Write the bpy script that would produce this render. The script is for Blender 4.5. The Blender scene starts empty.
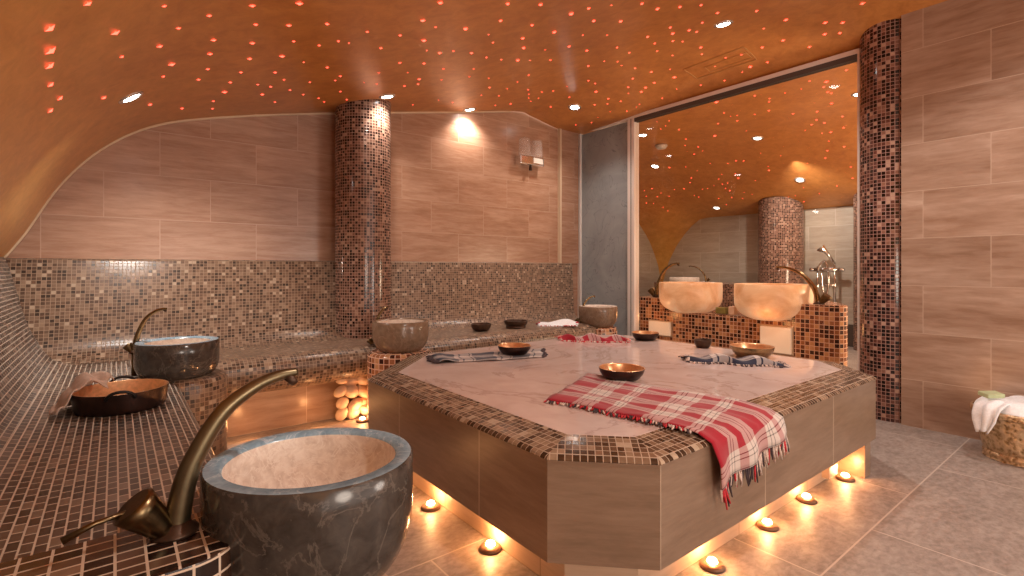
import bpy, bmesh, math, random
from mathutils import Vector, Matrix
random.seed(7)
PI = math.pi
col = bpy.context.scene.collection
sc = bpy.context.scene

# ------------------------------------------------------------------ node helpers
def new_mat(name):
    m = bpy.data.materials.new(name); m.use_nodes = True
    nt = m.node_tree
    b = next(n for n in nt.nodes if n.type == 'BSDF_PRINCIPLED')
    return m, nt, b

def N(nt, typ, **kw):
    n = nt.nodes.new(typ)
    for k, v in kw.items():
        setattr(n, k, v)
    return n

def rgba(c): return (c[0], c[1], c[2], 1.0)

def ramp(nt, stops, src, interp='LINEAR'):
    r = N(nt, 'ShaderNodeValToRGB'); e = r.color_ramp; e.interpolation = interp
    while len(e.elements) > 1: e.elements.remove(e.elements[-1])
    e.elements[0].position = stops[0][0]; e.elements[0].color = rgba(stops[0][1])
    for p, c in stops[1:]:
        x = e.elements.new(p); x.color = rgba(c)
    nt.links.new(src, r.inputs[0])
    return r.outputs[0]

def mix(nt, fac, a, b, typ='MIX'):
    m = N(nt, 'ShaderNodeMix', data_type='RGBA', blend_type=typ)
    if isinstance(fac, (int, float)): m.inputs[0].default_value = fac
    else: nt.links.new(fac, m.inputs[0])
    for i, v in ((6, a), (7, b)):
        if isinstance(v, (tuple, list)): m.inputs[i].default_value = rgba(v)
        else: nt.links.new(v, m.inputs[i])
    return m.outputs[2]

def mapping(nt, src='UV', scale=(1, 1, 1), loc=(0, 0, 0), rot=(0, 0, 0)):
    tc = N(nt, 'ShaderNodeTexCoord'); mp = N(nt, 'ShaderNodeMapping')
    mp.inputs['Scale'].default_value = scale; mp.inputs['Location'].default_value = loc
    mp.inputs['Rotation'].default_value = rot
    nt.links.new(tc.outputs[src], mp.inputs[0])
    return mp.outputs[0]

def noise(nt, vec, scale, detail=4, rough=.55, dist=0.0):
    n = N(nt, 'ShaderNodeTexNoise')
    n.inputs['Scale'].default_value = scale; n.inputs['Detail'].default_value = detail
    n.inputs['Roughness'].default_value = rough; n.inputs['Distortion'].default_value = dist
    nt.links.new(vec, n.inputs['Vector'])
    return n.outputs['Fac']

def bump(nt, b, h, strength=.2, dist=.002):
    n = N(nt, 'ShaderNodeBump'); n.inputs['Strength'].default_value = strength
    n.inputs['Distance'].default_value = dist
    nt.links.new(h, n.inputs['Height']); nt.links.new(n.outputs[0], b.inputs['Normal'])

def brick(nt, vec, w, h, mortar, offset=0.0, freq=2, c1=(0, 0, 0), c2=(1, 1, 1), smooth=.1):
    t = N(nt, 'ShaderNodeTexBrick'); t.offset = offset; t.offset_frequency = freq
    t.squash = 1.0; t.squash_frequency = 2
    t.inputs['Color1'].default_value = rgba(c1); t.inputs['Color2'].default_value = rgba(c2)
    t.inputs['Mortar'].default_value = (0, 0, 0, 1)
    t.inputs['Scale'].default_value = 1.0; t.inputs['Mortar Size'].default_value = mortar
    t.inputs['Mortar Smooth'].default_value = smooth; t.inputs['Bias'].default_value = 0.0
    t.inputs['Brick Width'].default_value = w; t.inputs['Row Height'].default_value = h
    nt.links.new(vec, t.inputs['Vector'])
    return t

def simple(name, c, rough=.5, metal=0.0, emit=None, es=0.0, var=0.0, vscale=20, spec=None):
    m, nt, b = new_mat(name)
    b.inputs['Roughness'].default_value = rough; b.inputs['Metallic'].default_value = metal
    v = mapping(nt, 'Object')
    n = noise(nt, v, vscale, 5)
    d = tuple(max(0, x * (1 - var)) for x in c); u = tuple(min(1, x * (1 + var)) for x in c)
    cc = ramp(nt, [(.3, d), (.7, u)], n)
    nt.links.new(cc, b.inputs['Base Color'])
    if emit:
        b.inputs['Emission Color'].default_value = rgba(emit); b.inputs['Emission Strength'].default_value = es
    if spec is not None: b.inputs['Specular IOR Level'].default_value = spec
    return m

def mosaic(name, stops, w=.021, h=.021, grout=(.42, .28, .2), offset=0.0, mortar=.0016, rough=.16, uvrot=0.0):
    m, nt, b = new_mat(name)
    v = mapping(nt, 'UV', rot=(0, 0, uvrot))
    t = brick(nt, v, w, h, mortar, offset)
    c = ramp(nt, stops, t.outputs['Color'], 'CONSTANT')
    n = noise(nt, v, 60, 3)
    c = mix(nt, .25, c, ramp(nt, [(.3, (.25, .2, .17)), (.7, (1, 1, 1))], n), 'MULTIPLY')
    c = mix(nt, t.outputs['Fac'], c, grout)
    nt.links.new(c, b.inputs['Base Color'])
    rr = N(nt, 'ShaderNodeMapRange'); nt.links.new(t.outputs['Fac'], rr.inputs[0])
    rr.inputs[3].default_value = rough; rr.inputs[4].default_value = .7
    nt.links.new(rr.outputs[0], b.inputs['Roughness'])
    inv = N(nt, 'ShaderNodeMath', operation='SUBTRACT'); inv.inputs[0].default_value = 1.0
    nt.links.new(t.outputs['Fac'], inv.inputs[1])
    bump(nt, b, inv.outputs[0], .5, .0015)
    return m

def travertine(name, base, dark, light, w, h, joint, offset=.5, mortar=.0022, rough=.32, streak=1.0, sx=1.3, sy=9, bumpy=0.05, uvloc=(0, 0, 0), band=.12):
    m, nt, b = new_mat(name)
    v = mapping(nt, 'UV', loc=uvloc)
    t = brick(nt, v, w, h, mortar, offset, c1=(0.0, 0, 0), c2=(1, 1, 1), smooth=0)
    v2 = mapping(nt, 'UV', scale=(sx, sy, 1))
    # shift the veining from tile to tile
    add = N(nt, 'ShaderNodeVectorMath', operation='ADD'); sc_ = N(nt, 'ShaderNodeVectorMath', operation='SCALE')
    sc_.inputs['Scale'].default_value = 7.0
    nt.links.new(t.outputs['Color'], sc_.inputs[0]); nt.links.new(v2, add.inputs[0]); nt.links.new(sc_.outputs[0], add.inputs[1])
    n1 = noise(nt, add.outputs[0], 1.1, 6, .6, .6)
    n2 = noise(nt, add.outputs[0], 5.0, 6, .65, .3)
    c = ramp(nt, [(.28, dark), (.5, base), (.72, light)], n1)
    c = mix(nt, .35 * streak, c, ramp(nt, [(.35, dark), (.65, light)], n2))
    tint = ramp(nt, [(0, (1 - band,) * 3), (1, (1, 1, 1))], t.outputs['Color'])
    c = mix(nt, 1.0, c, tint, 'MULTIPLY')
    c = mix(nt, t.outputs['Fac'], c, joint)
    nt.links.new(c, b.inputs['Base Color'])
    b.inputs['Roughness'].default_value = rough
    if bumpy: bump(nt, b, n2, bumpy, .002)
    return m

# ------------------------------------------------------------------ materials
BR = [(0, (.025, .012, .010)), (.25, (.075, .034, .024)), (.46, (.15, .072, .05)), (.68, (.25, .13, .092)), (.90, (.40, .25, .18))]
BRB = [(0, (.05, .028, .018)), (.14, (.11, .06, .038)), (.34, (.165, .095, .06)), (.58, (.235, .145, .095)), (.84, (.32, .215, .145)), (.96, (.50, .38, .28))]
BRD = [(0, (.012, .006, .006)), (.34, (.05, .02, .018)), (.55, (.14, .055, .04)), (.75, (.27, .13, .09)), (.90, (.48, .30, .22))]
M = {}
M['mosaic_back'] = mosaic('mosaic small brown tiles', BRB, .021, .021, (.36, .255, .18), rough=.3)
M['mosaic_seat'] = mosaic('mosaic oblong brown tiles', [(0, (.055, .034, .026)), (.3, (.085, .054, .04)), (.6, (.125, .083, .062)), (.88, (.22, .155, .115))], .042, .021, (.62, .53, .44), .5, .0019, .3)
M['mosaic_left'] = mosaic('mosaic oblong tiles on left bench', [(0, (.055, .034, .026)), (.3, (.085, .054, .04)), (.6, (.125, .083, .062)), (.88, (.22, .155, .115))], .040, .021, (.58, .49, .40), .5, .0018, .4)
M['mosaic_column'] = mosaic('mosaic dark brown column tiles', BRD, .024, .024, (.36, .20, .155), 0, .0019, .12)
M['mosaic_column_back'] = mosaic('mosaic brown column tiles', BR, .021, .021, (.42, .25, .18), 0, .0017, .12)
M['mosaic_edge'] = mosaic('mosaic platform edge tiles', [(0, (.06, .032, .018)), (.3, (.13, .075, .045)), (.55, (.22, .135, .085)), (.8, (.32, .215, .14)), (.95, (.48, .37, .27))], .0215, .0265, (.42, .31, .225), 0, .0015)
M['mosaic_ledge'] = mosaic('mosaic ledge tiles', [(0, (.022, .011, .009)), (.35, (.06, .03, .02)), (.65, (.13, .07, .046)), (.88, (.26, .16, .11))], .044, .032, (.62, .48, .37), 0, .0024)
M['mosaic_counter'] = mosaic('mosaic red brown counter tiles', [(0, (.05, .016, .012)), (.3, (.19, .06, .03)), (.55, (.40, .16, .075)), (.8, (.62, .32, .16))], .036, .036, (.72, .45, .32), 0, .003)
M['wall_tile'] = travertine('beige travertine wall tiles', (.38, .235, .16), (.25, .138, .085), (.56, .40, .305), .62, .2965, (.50, .36, .27), rough=.28, band=.1, uvloc=(-.041, 0, 0), sx=1.0, sy=6)
M['wall_tile_back'] = travertine('beige travertine back wall tiles', (.45, .245, .155), (.32, .155, .09), (.58, .36, .25), .57, .285, (.52, .33, .235), rough=.26, band=.1)
M['wall_tile_pale'] = travertine('pale travertine tiles', (.52, .43, .34), (.42, .33, .25), (.62, .53, .44), .644, .311, (.65, .57, .48), rough=.35)
M['apron'] = travertine('beige stone platform cladding', (.265, .175, .118), (.195, .125, .08), (.34, .235, .165), .61, 2.0, (.50, .38, .28), rough=.3, offset=0, sx=2, sy=12, uvloc=(.0, .3, 0))
M['plinth'] = travertine('pale stone plinth', (.55, .38, .26), (.45, .3, .2), (.62, .45, .33), .6, 2.0, (.3, .2, .13), rough=.4, offset=0)
M['floor'] = travertine('grey brown stone floor tiles', (.32, .265, .235), (.20, .16, .135), (.45, .385, .345), .95, .86, (.52, .44, .38), offset=.5, mortar=.003, rough=.45, sx=6, sy=9, bumpy=.08, streak=1.7, uvloc=(.1, .19, 0), band=.1)

def marble(name, base, vein, light, rough, scale=3.0, s1=.62, s2=.70):
    m, nt, b = new_mat(name)
    v = mapping(nt, 'Object')
    n1 = noise(nt, v, scale, 8, .62, 1.4); n2 = noise(nt, v, scale * 5, 6, .6, .5)
    c = ramp(nt, [(.3, base), (.7, light)], n2)
    w = ramp(nt, [(.48, (0, 0, 0)), (.5, (1, 1, 1)), (.52, (0, 0, 0))], n1)
    sep = N(nt, 'ShaderNodeRGBToBW'); nt.links.new(w, sep.inputs[0])
    c = mix(nt, sep.outputs[0], c, vein)
    nt.links.new(c, b.inputs['Base Color']); b.inputs['Roughness'].default_value = rough
    return m
M['marble_top'] = marble('polished pink white marble', (.60, .455, .41), (.50, .36, .32), (.70, .56, .52), .09, 1.3)
M['dark_marble'] = marble('dark grey brown marble', (.034, .028, .024), (.12, .10, .085), (.085, .07, .06), .15, 5.0)
M['brown_stone'] = marble('polished brown stone', (.17, .105, .068), (.30, .20, .14), (.27, .18, .12), .2, 6.0)
M['rim_marble'] = marble('blue grey polished rim', (.18, .29, .38), (.46, .58, .66), (.32, .47, .58), .22, 9.0)  # blue tone puts reflected cold light into the rim colour
M['bowl_inside'] = marble('honed beige stone bowl', (.62, .50, .42), (.86, .78, .70), (.90, .81, .72), .5, 9.0)
m, nt, b = new_mat('glowing alabaster')
v = mapping(nt, 'Object'); n1 = noise(nt, v, 3.2, 6, .6, .8)
c = ramp(nt, [(.3, (.66, .30, .13)), (.5, (.84, .50, .28)), (.72, (.95, .72, .5))], n1)
nt.links.new(c, b.inputs['Base Color']); nt.links.new(c, b.inputs['Emission Color'])
b.inputs['Emission Strength'].default_value = .27; b.inputs['Roughness'].default_value = .3
M['alabaster'] = m
m, nt, b = new_mat('orange polished plaster')
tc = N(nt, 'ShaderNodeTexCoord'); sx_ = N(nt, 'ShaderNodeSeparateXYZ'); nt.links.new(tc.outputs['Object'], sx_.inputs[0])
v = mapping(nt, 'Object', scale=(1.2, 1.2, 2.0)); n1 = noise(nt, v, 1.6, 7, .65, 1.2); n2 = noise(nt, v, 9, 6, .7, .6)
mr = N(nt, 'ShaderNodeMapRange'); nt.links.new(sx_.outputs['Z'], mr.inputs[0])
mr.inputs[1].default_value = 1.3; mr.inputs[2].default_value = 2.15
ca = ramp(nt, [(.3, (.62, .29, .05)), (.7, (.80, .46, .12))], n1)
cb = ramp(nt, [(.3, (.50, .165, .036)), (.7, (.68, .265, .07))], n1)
c = mix(nt, mr.outputs[0], ca, cb)  # yellow low on the vault puts light from below into the colour
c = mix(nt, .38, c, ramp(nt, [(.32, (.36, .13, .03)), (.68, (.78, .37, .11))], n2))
nt.links.new(c, b.inputs['Base Color']); b.inputs['Roughness'].default_value = .33
bump(nt, b, n2, .08, .004)
M['ceiling'] = m
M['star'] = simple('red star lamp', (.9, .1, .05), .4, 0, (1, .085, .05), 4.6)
M['spot_lens'] = simple('white downlight lens', (1, 1, 1), .3, 0, (1, .97, .93), 30.0)
M['spot_dim'] = simple('dim white downlight lens', (1, 1, 1), .3, 0, (1, .93, .8), 5.0)
M['spot_ring'] = simple('downlight ring', (.75, .72, .68), .25, .8)
M['bronze'] = simple('antique bronze', (.155, .105, .055), .30, 1.0, var=.4, vscale=30)
M['bronze_light'] = simple('aged brass', (.30, .21, .11), .24, 1.0, var=.3, vscale=25)
M['bronze_olive'] = simple('olive bronze', (.17, .13, .075), .33, .9, var=.3, vscale=14)
M['bronze_dark'] = simple('dark patinated bronze', (.075, .04, .025), .42, .6, var=.4, vscale=30)
M['copper_in'] = simple('hammered copper inside', (.80, .44, .22), .28, .75, var=.15, vscale=80)
M['copper_out'] = simple('darkened copper outside', (.035, .016, .012), .35, .5, var=.5, vscale=20)
M['black_iron'] = simple('black iron', (.018, .014, .013), .45, .5, var=.3)
M['brass_emboss'] = None
m, nt, b = new_mat('embossed brass bucket')
v = mapping(nt, 'UV', scale=(1, 1, 1)); vo = N(nt, 'ShaderNodeTexVoronoi'); vo.inputs['Scale'].default_value = 48
nt.links.new(v, vo.inputs['Vector']); n1 = noise(nt, v, 30, 5, .6, 2.5)
mixh = N(nt, 'ShaderNodeMath', operation='ADD'); vo.feature = 'SMOOTH_F1'; nt.links.new(vo.outputs['Distance'], mixh.inputs[0]); nt.links.new(n1, mixh.inputs[1])
c = ramp(nt, [(.45, (.20, .12, .055)), (.7, (.42, .28, .14)), (1.0, (.70, .52, .33))], mixh.outputs[0])
nt.links.new(c, b.inputs['Base Color']); b.inputs['Metallic'].default_value = .85; b.inputs['Roughness'].default_value = .32
bump(nt, b, mixh.outputs[0], .8, .006)
M['brass_emboss'] = m
M['chrome'] = simple('chrome', (.78, .78, .78), .12, 1.0)
M['white_metal'] = simple('pale aluminium frame', (.84, .77, .72), .35, .15)
M['dark_track'] = simple('dark frame track', (.09, .07, .06), .5)
M['towel_white'] = simple('white terry towel', (.84, .86, .89), .95, var=.08, vscale=120)
M['towel_cream'] = simple('cream cotton cloth', (.55, .40, .32), .95, var=.12, vscale=60)
M['soap_green'] = simple('green soap', (.46, .52, .30), .55, var=.15)
M['soap_olive'] = simple('olive soap', (.22, .19, .05), .5, var=.1)
M['cream_box'] = simple('cream soap', (.7, .48, .36), .6)
M['pebble'] = simple('cream pebble', (.66, .49, .36), .5, var=.2, vscale=9)
M['puck'] = simple('brown floor lamp housing', (.16, .085, .05), .4, .3)
M['puck_lens'] = simple('warm lamp lens', (1, .8, .6), .3, 0, (1, .66, .36), 22.0)
M['panel_glow'] = simple('glowing cream panel', (.62, .46, .34), .4, 0, (1, .74, .52), .30)
M['trim'] = simple('cream trim line', (.72, .55, .38), .5)
M['ceiling_line'] = simple('pale groove line', (.62, .32, .11), .5)
M['white_plastic'] = simple('white plastic', (.7, .62, .55), .4)
M['red_fringe'] = simple('red cotton', (.50, .028, .04), .9, var=.3, vscale=200)
M['pale_fringe'] = simple('pale cotton fringe', (.6, .47, .41), .9, var=.35, vscale=150)
M['dark_fringe'] = simple('dark cotton fringe', (.06, .04, .045), .9, var=.3, vscale=150)
M['dark_base'] = simple('dark brown tile', (.07, .05, .04), .4)  # dark brown is the tile's own colour
m, nt, b = new_mat('clear acrylic')
b.inputs['Base Color'].default_value = (.95, .9, .86, 1); b.inputs['Roughness'].default_value = .05
b.inputs['Alpha'].default_value = .3
b.inputs['Alpha'].default_value = .14
M['acrylic'] = m
m, nt, b = new_mat('frosted grey glass')
v = mapping(nt, 'Object'); n1 = noise(nt, v, 2.2, 5, .6, 1.2); n2 = noise(nt, v, 2.6, 2, .5, 3.0)
c = ramp(nt, [(.3, (.25, .265, .27)), (.7, (.36, .38, .385))], n1)
w = ramp(nt, [(.488, (0, 0, 0)), (.5, (1, 1, 1)), (.512, (0, 0, 0))], n2)
bw = N(nt, 'ShaderNodeRGBToBW'); nt.links.new(w, bw.inputs[0])
c = mix(nt, bw.outputs[0], c, (.2, .21, .215))
nt.links.new(c, b.inputs['Base Color']); b.inputs['Roughness'].default_value = .45
M['frosted'] = m
m, nt, b = new_mat('clear glass pane')
for n in list(nt.nodes):
    if n.type != 'OUTPUT_MATERIAL': nt.nodes.remove(n)
out = next(n for n in nt.nodes if n.type == 'OUTPUT_MATERIAL')
tr = N(nt, 'ShaderNodeBsdfTransparent'); gl = N(nt, 'ShaderNodeBsdfGlossy'); ms = N(nt, 'ShaderNodeMixShader')
tr.inputs[0].default_value = (.97, .95, .92, 1); gl.inputs['Roughness'].default_value = .02
ms.inputs[0].default_value = .012
nt.links.new(tr.outputs[0], ms.inputs[1]); nt.links.new(gl.outputs[0], ms.inputs[2]); nt.links.new(ms.outputs[0], out.inputs[0])
M['glass'] = m

def plaid(name, U, V, rough=.95):
    m, nt, b = new_mat(name)
    v = mapping(nt, 'UV'); s = N(nt, 'ShaderNodeSeparateXYZ'); nt.links.new(v, s.inputs[0])
    outs = []
    for axis, (period, stops) in (('X', U), ('Y', V)):
        md = N(nt, 'ShaderNodeMath', operation='MULTIPLY'); nt.links.new(s.outputs[axis], md.inputs[0]); md.inputs[1].default_value = 1 / period
        fr = N(nt, 'ShaderNodeMath', operation='FRACT'); nt.links.new(md.outputs[0], fr.inputs[0])
        outs.append(ramp(nt, stops, fr.outputs[0], 'CONSTANT'))
    c = mix(nt, .5, outs[0], outs[1])
    n1 = noise(nt, v, 420, 2)
    c = mix(nt, .3, c, ramp(nt, [(.3, (.45, .45, .45)), (.7, (1, 1, 1))], n1), 'MULTIPLY')
    nt.links.new(c, b.inputs['Base Color']); b.inputs['Roughness'].default_value = rough
    b.inputs['Sheen Weight'].default_value = .2
    return m
RED = (.37, .006, .022); WHT = (.68, .58, .53); BLK = (.03, .02, .02); NAV = (.016, .017, .045)
def lines(base, a, bnd): return base
M['plaid_red'] = plaid('red white checked cotton',
    (.27, [(0, RED), (.34, WHT), (.40, BLK), (.415, WHT), (.46, BLK), (.475, WHT), (.56, RED), (.70, WHT), (.80, BLK), (.815, WHT), (.88, BLK), (.895, WHT)]),
    (.30, [(0, RED), (.36, WHT), (.42, BLK), (.432, WHT), (.47, BLK), (.482, WHT), (.58, BLK), (.592, WHT), (.66, RED), (.86, WHT), (.90, BLK), (.912, WHT), (.96, BLK), (.972, WHT)]))
M['plaid_blue'] = plaid('navy white checked cotton',
    (.21, [(0, NAV), (.55, WHT), (.66, NAV), (.70, WHT), (.92, BLK), (.95, WHT)]),
    (.15, [(0, NAV), (.5, WHT), (.60, BLK), (.64, WHT), (.86, (.2, .14, .15)), (.94, WHT)]))

# ------------------------------------------------------------------ mesh builder
class MB:
    def __init__(s): s.v = []; s.f = []; s.uv = []; s.mi = []; s.sm = []
    def face(s, idx, uvs, mi=0, smooth=False):
        s.f.append(tuple(idx)); s.uv.append(list(uvs)); s.mi.append(mi); s.sm.append(smooth)
    def boxuv(s, idx):
        p = [Vector(s.v[i]) for i in idx]
        n = Vector((0, 0, 0))
        for i in range(len(p)):
            a, b = p[i], p[(i + 1) % len(p)]
            n += Vector(((a.y - b.y) * (a.z + b.z), (a.z - b.z) * (a.x + b.x), (a.x - b.x) * (a.y + b.y)))
        if n.length < 1e-12: n = Vector((0, 0, 1))
        n.normalize()
        if abs(n.z) > .75: return [(q.x, q.y) for q in p]
        t = Vector((-n.y, n.x, 0)); t.normalize()
        w = n.cross(t)
        if w.z < 0: w = -w
        return [(q.dot(t), q.dot(w)) for q in p]
    def prism(s, poly, z0, z1, mi=0, poly_top=None, top=True, bottom=True, mi_top=None, restart=False):
        n = len(poly); b = len(s.v); pt = poly_top or poly
        s.v += [(x, y, z0) for x, y in poly] + [(x, y, z1) for x, y in pt]
        u = 0
        for i in range(n):
            j = (i + 1) % n
            u = (restart.get(i, 0) if isinstance(restart, dict) else 0) if restart else u
            L = math.dist(poly[i], poly[j]); hh = math.hypot(z1 - z0, math.dist(poly[i], pt[i]))
            s.face((b + i, b + j, b + n + j, b + n + i), [(u, z0), (u + L, z0), (u + L, z0 + hh), (u, z0 + hh)], mi); u += L
        if top: f = list(range(b + n, b + 2 * n)); s.face(f, s.boxuv(f), mi if mi_top is None else mi_top)
        if bottom: f = list(range(b + n - 1, b - 1, -1)); s.face(f, s.boxuv(f), mi)
        return s
    def box(s, x0, x1, y0, y1, z0, z1, mi=0):
        b = len(s.v)
        s.v += [(x0, y0, z0), (x1, y0, z0), (x1, y1, z0), (x0, y1, z0), (x0, y0, z1), (x1, y0, z1), (x1, y1, z1), (x0, y1, z1)]
        for q in ((0, 3, 2, 1), (4, 5, 6, 7), (0, 1, 5, 4), (1, 2, 6, 5), (2, 3, 7, 6), (3, 0, 4, 7)):
            f = [b + i for i in q]; s.face(f, s.boxuv(f), mi)
        return s
    def grid(s, rows, mi=0, smooth=True, closed=False, uvs=None, flip=False):
        b = len(s.v); n = len(rows[0]); m_ = len(rows)
        for r in rows: s.v += [tuple(p) for p in r]
        if uvs is None:
            mid = rows[m_ // 2]; us = [0]
            for i in range(1, n + 1):
                us.append(us[-1] + (Vector(mid[i % n]) - Vector(mid[i - 1])).length)
            vs = [0]
            k = n // 2
            for j in range(1, m_): vs.append(vs[-1] + (Vector(rows[j][k]) - Vector(rows[j - 1][k])).length)
            uvf = lambda j, i: (us[i], vs[j])
        else: uvf = uvs
        for j in range(m_ - 1):
            for i in range(n if closed else n - 1):
                k = (i + 1) % n
                f = [b + j * n + i, b + j * n + k, b + (j + 1) * n + k, b + (j + 1) * n + i]
                u = [uvf(j, i), uvf(j, i + 1), uvf(j + 1, i + 1), uvf(j + 1, i)]
                if flip: f.reverse(); u.reverse()
                s.face(f, u, mi, smooth)
        return s
    def lathe(s, prof, c=(0, 0, 0), seg=40, mi=0, smooth=True, caps=True, mis=None, wob=None):
        R = max(r for r, z in prof); L = [0]
        for i in range(1, len(prof)): L.append(L[-1] + math.dist(prof[i], prof[i - 1]))
        b = len(s.v); n = seg
        for r, z in prof:
            for i in range(n):
                a = 2 * PI * i / n; rr = r * (1 + (wob(a, z) if wob else 0))
                s.v.append((c[0] + rr * math.cos(a), c[1] + rr * math.sin(a), c[2] + z))
        for j in range(len(prof) - 1):
            for i in range(n):
                k = (i + 1) % n; du = 2 * PI * R / n
                s.face((b + j * n + i, b + j * n + k, b + (j + 1) * n + k, b + (j + 1) * n + i),
                       [(i * du, L[j]), ((i + 1) * du, L[j]), ((i + 1) * du, L[j + 1]), (i * du, L[j + 1])], mis[j] if mis else mi, smooth)
        if caps:
            if prof[0][0] > 1e-5: f = list(range(b + n - 1, b - 1, -1)); s.face(f, s.boxuv(f), mis[0] if mis else mi)
            e = b + (len(prof) - 1) * n
            if prof[-1][0] > 1e-5: f = list(range(e, e + n)); s.face(f, s.boxuv(f), mis[-1] if mis else mi)
        return s
    def tube(s, path, rad, seg=12, mi=0, closed=False):
        P = [Vector(p) for p in path]; n = len(P)
        R = rad if isinstance(rad, (list, tuple)) else [rad] * n
        rows = []; up = Vector((.13, .21, .97)).normalized(); prev = None
        for i in range(n):
            t = (P[(i + 1) % n] - P[i - 1]) if closed else (P[min(i + 1, n - 1)] - P[max(i - 1, 0)])
            t.normalize()
            a = (prev - t * prev.dot(t)) if prev is not None else (up - t * up.dot(t))
            if a.length < 1e-4: a = Vector((1, 0, 0)) - t * t.x
            a.normalize(); prev = a; bb = t.cross(a)
            rows.append([tuple(P[i] + (a * math.cos(2 * PI * k / seg) + bb * math.sin(2 * PI * k / seg)) * R[i]) for k in range(seg)])
        if closed: rows.append(rows[0])
        b = len(s.v); s.grid(rows, mi, True, True)
        if not closed:
            f = list(range(b + seg - 1, b - 1, -1)); s.face(f, s.boxuv(f), mi)
            e = b + (n - 1) * seg; f = list(range(e, e + seg)); s.face(f, s.boxuv(f), mi)
        return s
    def blob(s, c, r, mi=0, seg=14, rings=8, rot=None, jitter=0.0):
        b = len(s.v); Rm = rot or Matrix.Identity(3)
        rows = []
        for j in range(rings + 1):
            ph = PI * j / rings; row = []
            for i in range(seg):
                a = 2 * PI * i / seg
                k = 1 + jitter * math.sin(3 * a + 2 * ph) * math.sin(ph)
                p = Rm @ Vector((r[0] * math.sin(ph) * math.cos(a) * k, r[1] * math.sin(ph) * math.sin(a) * k, -r[2] * math.cos(ph)))
                row.append((c[0] + p.x, c[1] + p.y, c[2] + p.z))
            rows.append(row)
        return s.grid(rows, mi, True, True)
    def build(s, name, mats, parent=None, origin=None, bevel=0.0, merge=True):
        o0 = Vector(origin) if origin is not None else (Vector(parent.get('_o')) if parent is not None and parent.get('_o') is not None else Vector((0, 0, 0)))
        me = bpy.data.meshes.new(name)
        me.from_pydata([tuple(Vector(p) - o0) for p in s.v], [], s.f)
        if not isinstance(mats, (list, tuple)): mats = [mats]
        for mm in mats: me.materials.append(mm)
        uvl = me.uv_layers.new(name='UVMap'); k = 0
        for pi, p in enumerate(me.polygons):
            p.material_index = s.mi[pi]; p.use_smooth = s.sm[pi]
            for li, uv in zip(p.loop_indices, s.uv[pi]): uvl.data[li].uv = uv
        bm = bmesh.new(); bm.from_mesh(me)
        if merge: bmesh.ops.remove_doubles(bm, verts=bm.verts, dist=1e-5)
        bmesh.ops.recalc_face_normals(bm, faces=bm.faces) if merge else None
        bm.to_mesh(me); bm.free(); me.update()
        o = bpy.data.objects.new(name, me); col.objects.link(o)
        if parent is not None: o.parent = parent
        else: o.location = o0
        if bevel:
            md = o.modifiers.new('soft edges', 'BEVEL'); md.width = bevel; md.segments = 2; md.limit_method = 'ANGLE'
        return o

def thing(name, label, cat, loc, group=None):
    o = bpy.data.objects.new(name, None); col.objects.link(o); o.location = loc
    o.empty_display_size = .05
    o['label'] = label; o['category'] = cat
    if group: o['group'] = group
    ORG[o.name] = Vector(loc)
    return o
ORG = {}
def part(name, mb, mats, parent, bevel=0.0, merge=True, label=None):
    """mb holds world coordinates; the mesh is stored relative to the thing it belongs to"""
    org = ORG.get(parent.name, Vector((0, 0, 0)))
    o = mb.build(name, mats, None, origin=org, bevel=bevel, merge=merge)
    o.parent = parent; o.location = (0, 0, 0)
    ORG[o.name] = org
    if label: o['label'] = label
    return o
def single(name, mb, mats, label, cat, loc, group=None, bevel=0.0):
    o = mb.build(name, mats, None, origin=loc, bevel=bevel)
    o['label'] = label; o['category'] = cat
    if group: o['group'] = group
    ORG[o.name] = Vector(loc)
    return o
def struct(name, mb, mats, bevel=0.0, merge=True, parent=None):
    o = mb.build(name, mats, None, origin=(0, 0, 0), bevel=bevel, merge=merge)
    if parent is not None: o.parent = parent
    else: o['kind'] = 'structure'
    return o
def dup_tree(root, loc, label=None, group=None, rotz=0.0):
    r = root.copy(); col.objects.link(r); r.location = loc; r.rotation_euler = (0, 0, rotz)
    if label: r['label'] = label
    if group: r['group'] = group
    for ch in list(root.children):
        c = ch.copy(); col.objects.link(c); c.parent = r
        for g in list(ch.children):
            d = g.copy(); col.objects.link(d); d.parent = c
    return r
def interp(x, pts):
    if x <= pts[0][0]: return pts[0][1]
    for (a, b), (c_, d) in zip(pts, pts[1:]):
        if x <= c_: return b + (d - b) * (x - a) / (c_ - a)
    return pts[-1][1]
def smooth_pts(pts, per=6):
    P = [Vector(p) for p in pts]; out = []
    for i in range(len(P) - 1):
        p0 = P[max(i - 1, 0)]; p1 = P[i]; p2 = P[i + 1]; p3 = P[min(i + 2, len(P) - 1)]
        for k in range(per):
            t = k / per
            out.append(tuple(.5 * ((2 * p1) + (p2 - p0) * t + (2 * p0 - 5 * p1 + 4 * p2 - p3) * t * t + (3 * p1 - p0 - 3 * p2 + p3) * t ** 3)))
    out.append(tuple(P[-1])); return out

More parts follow.
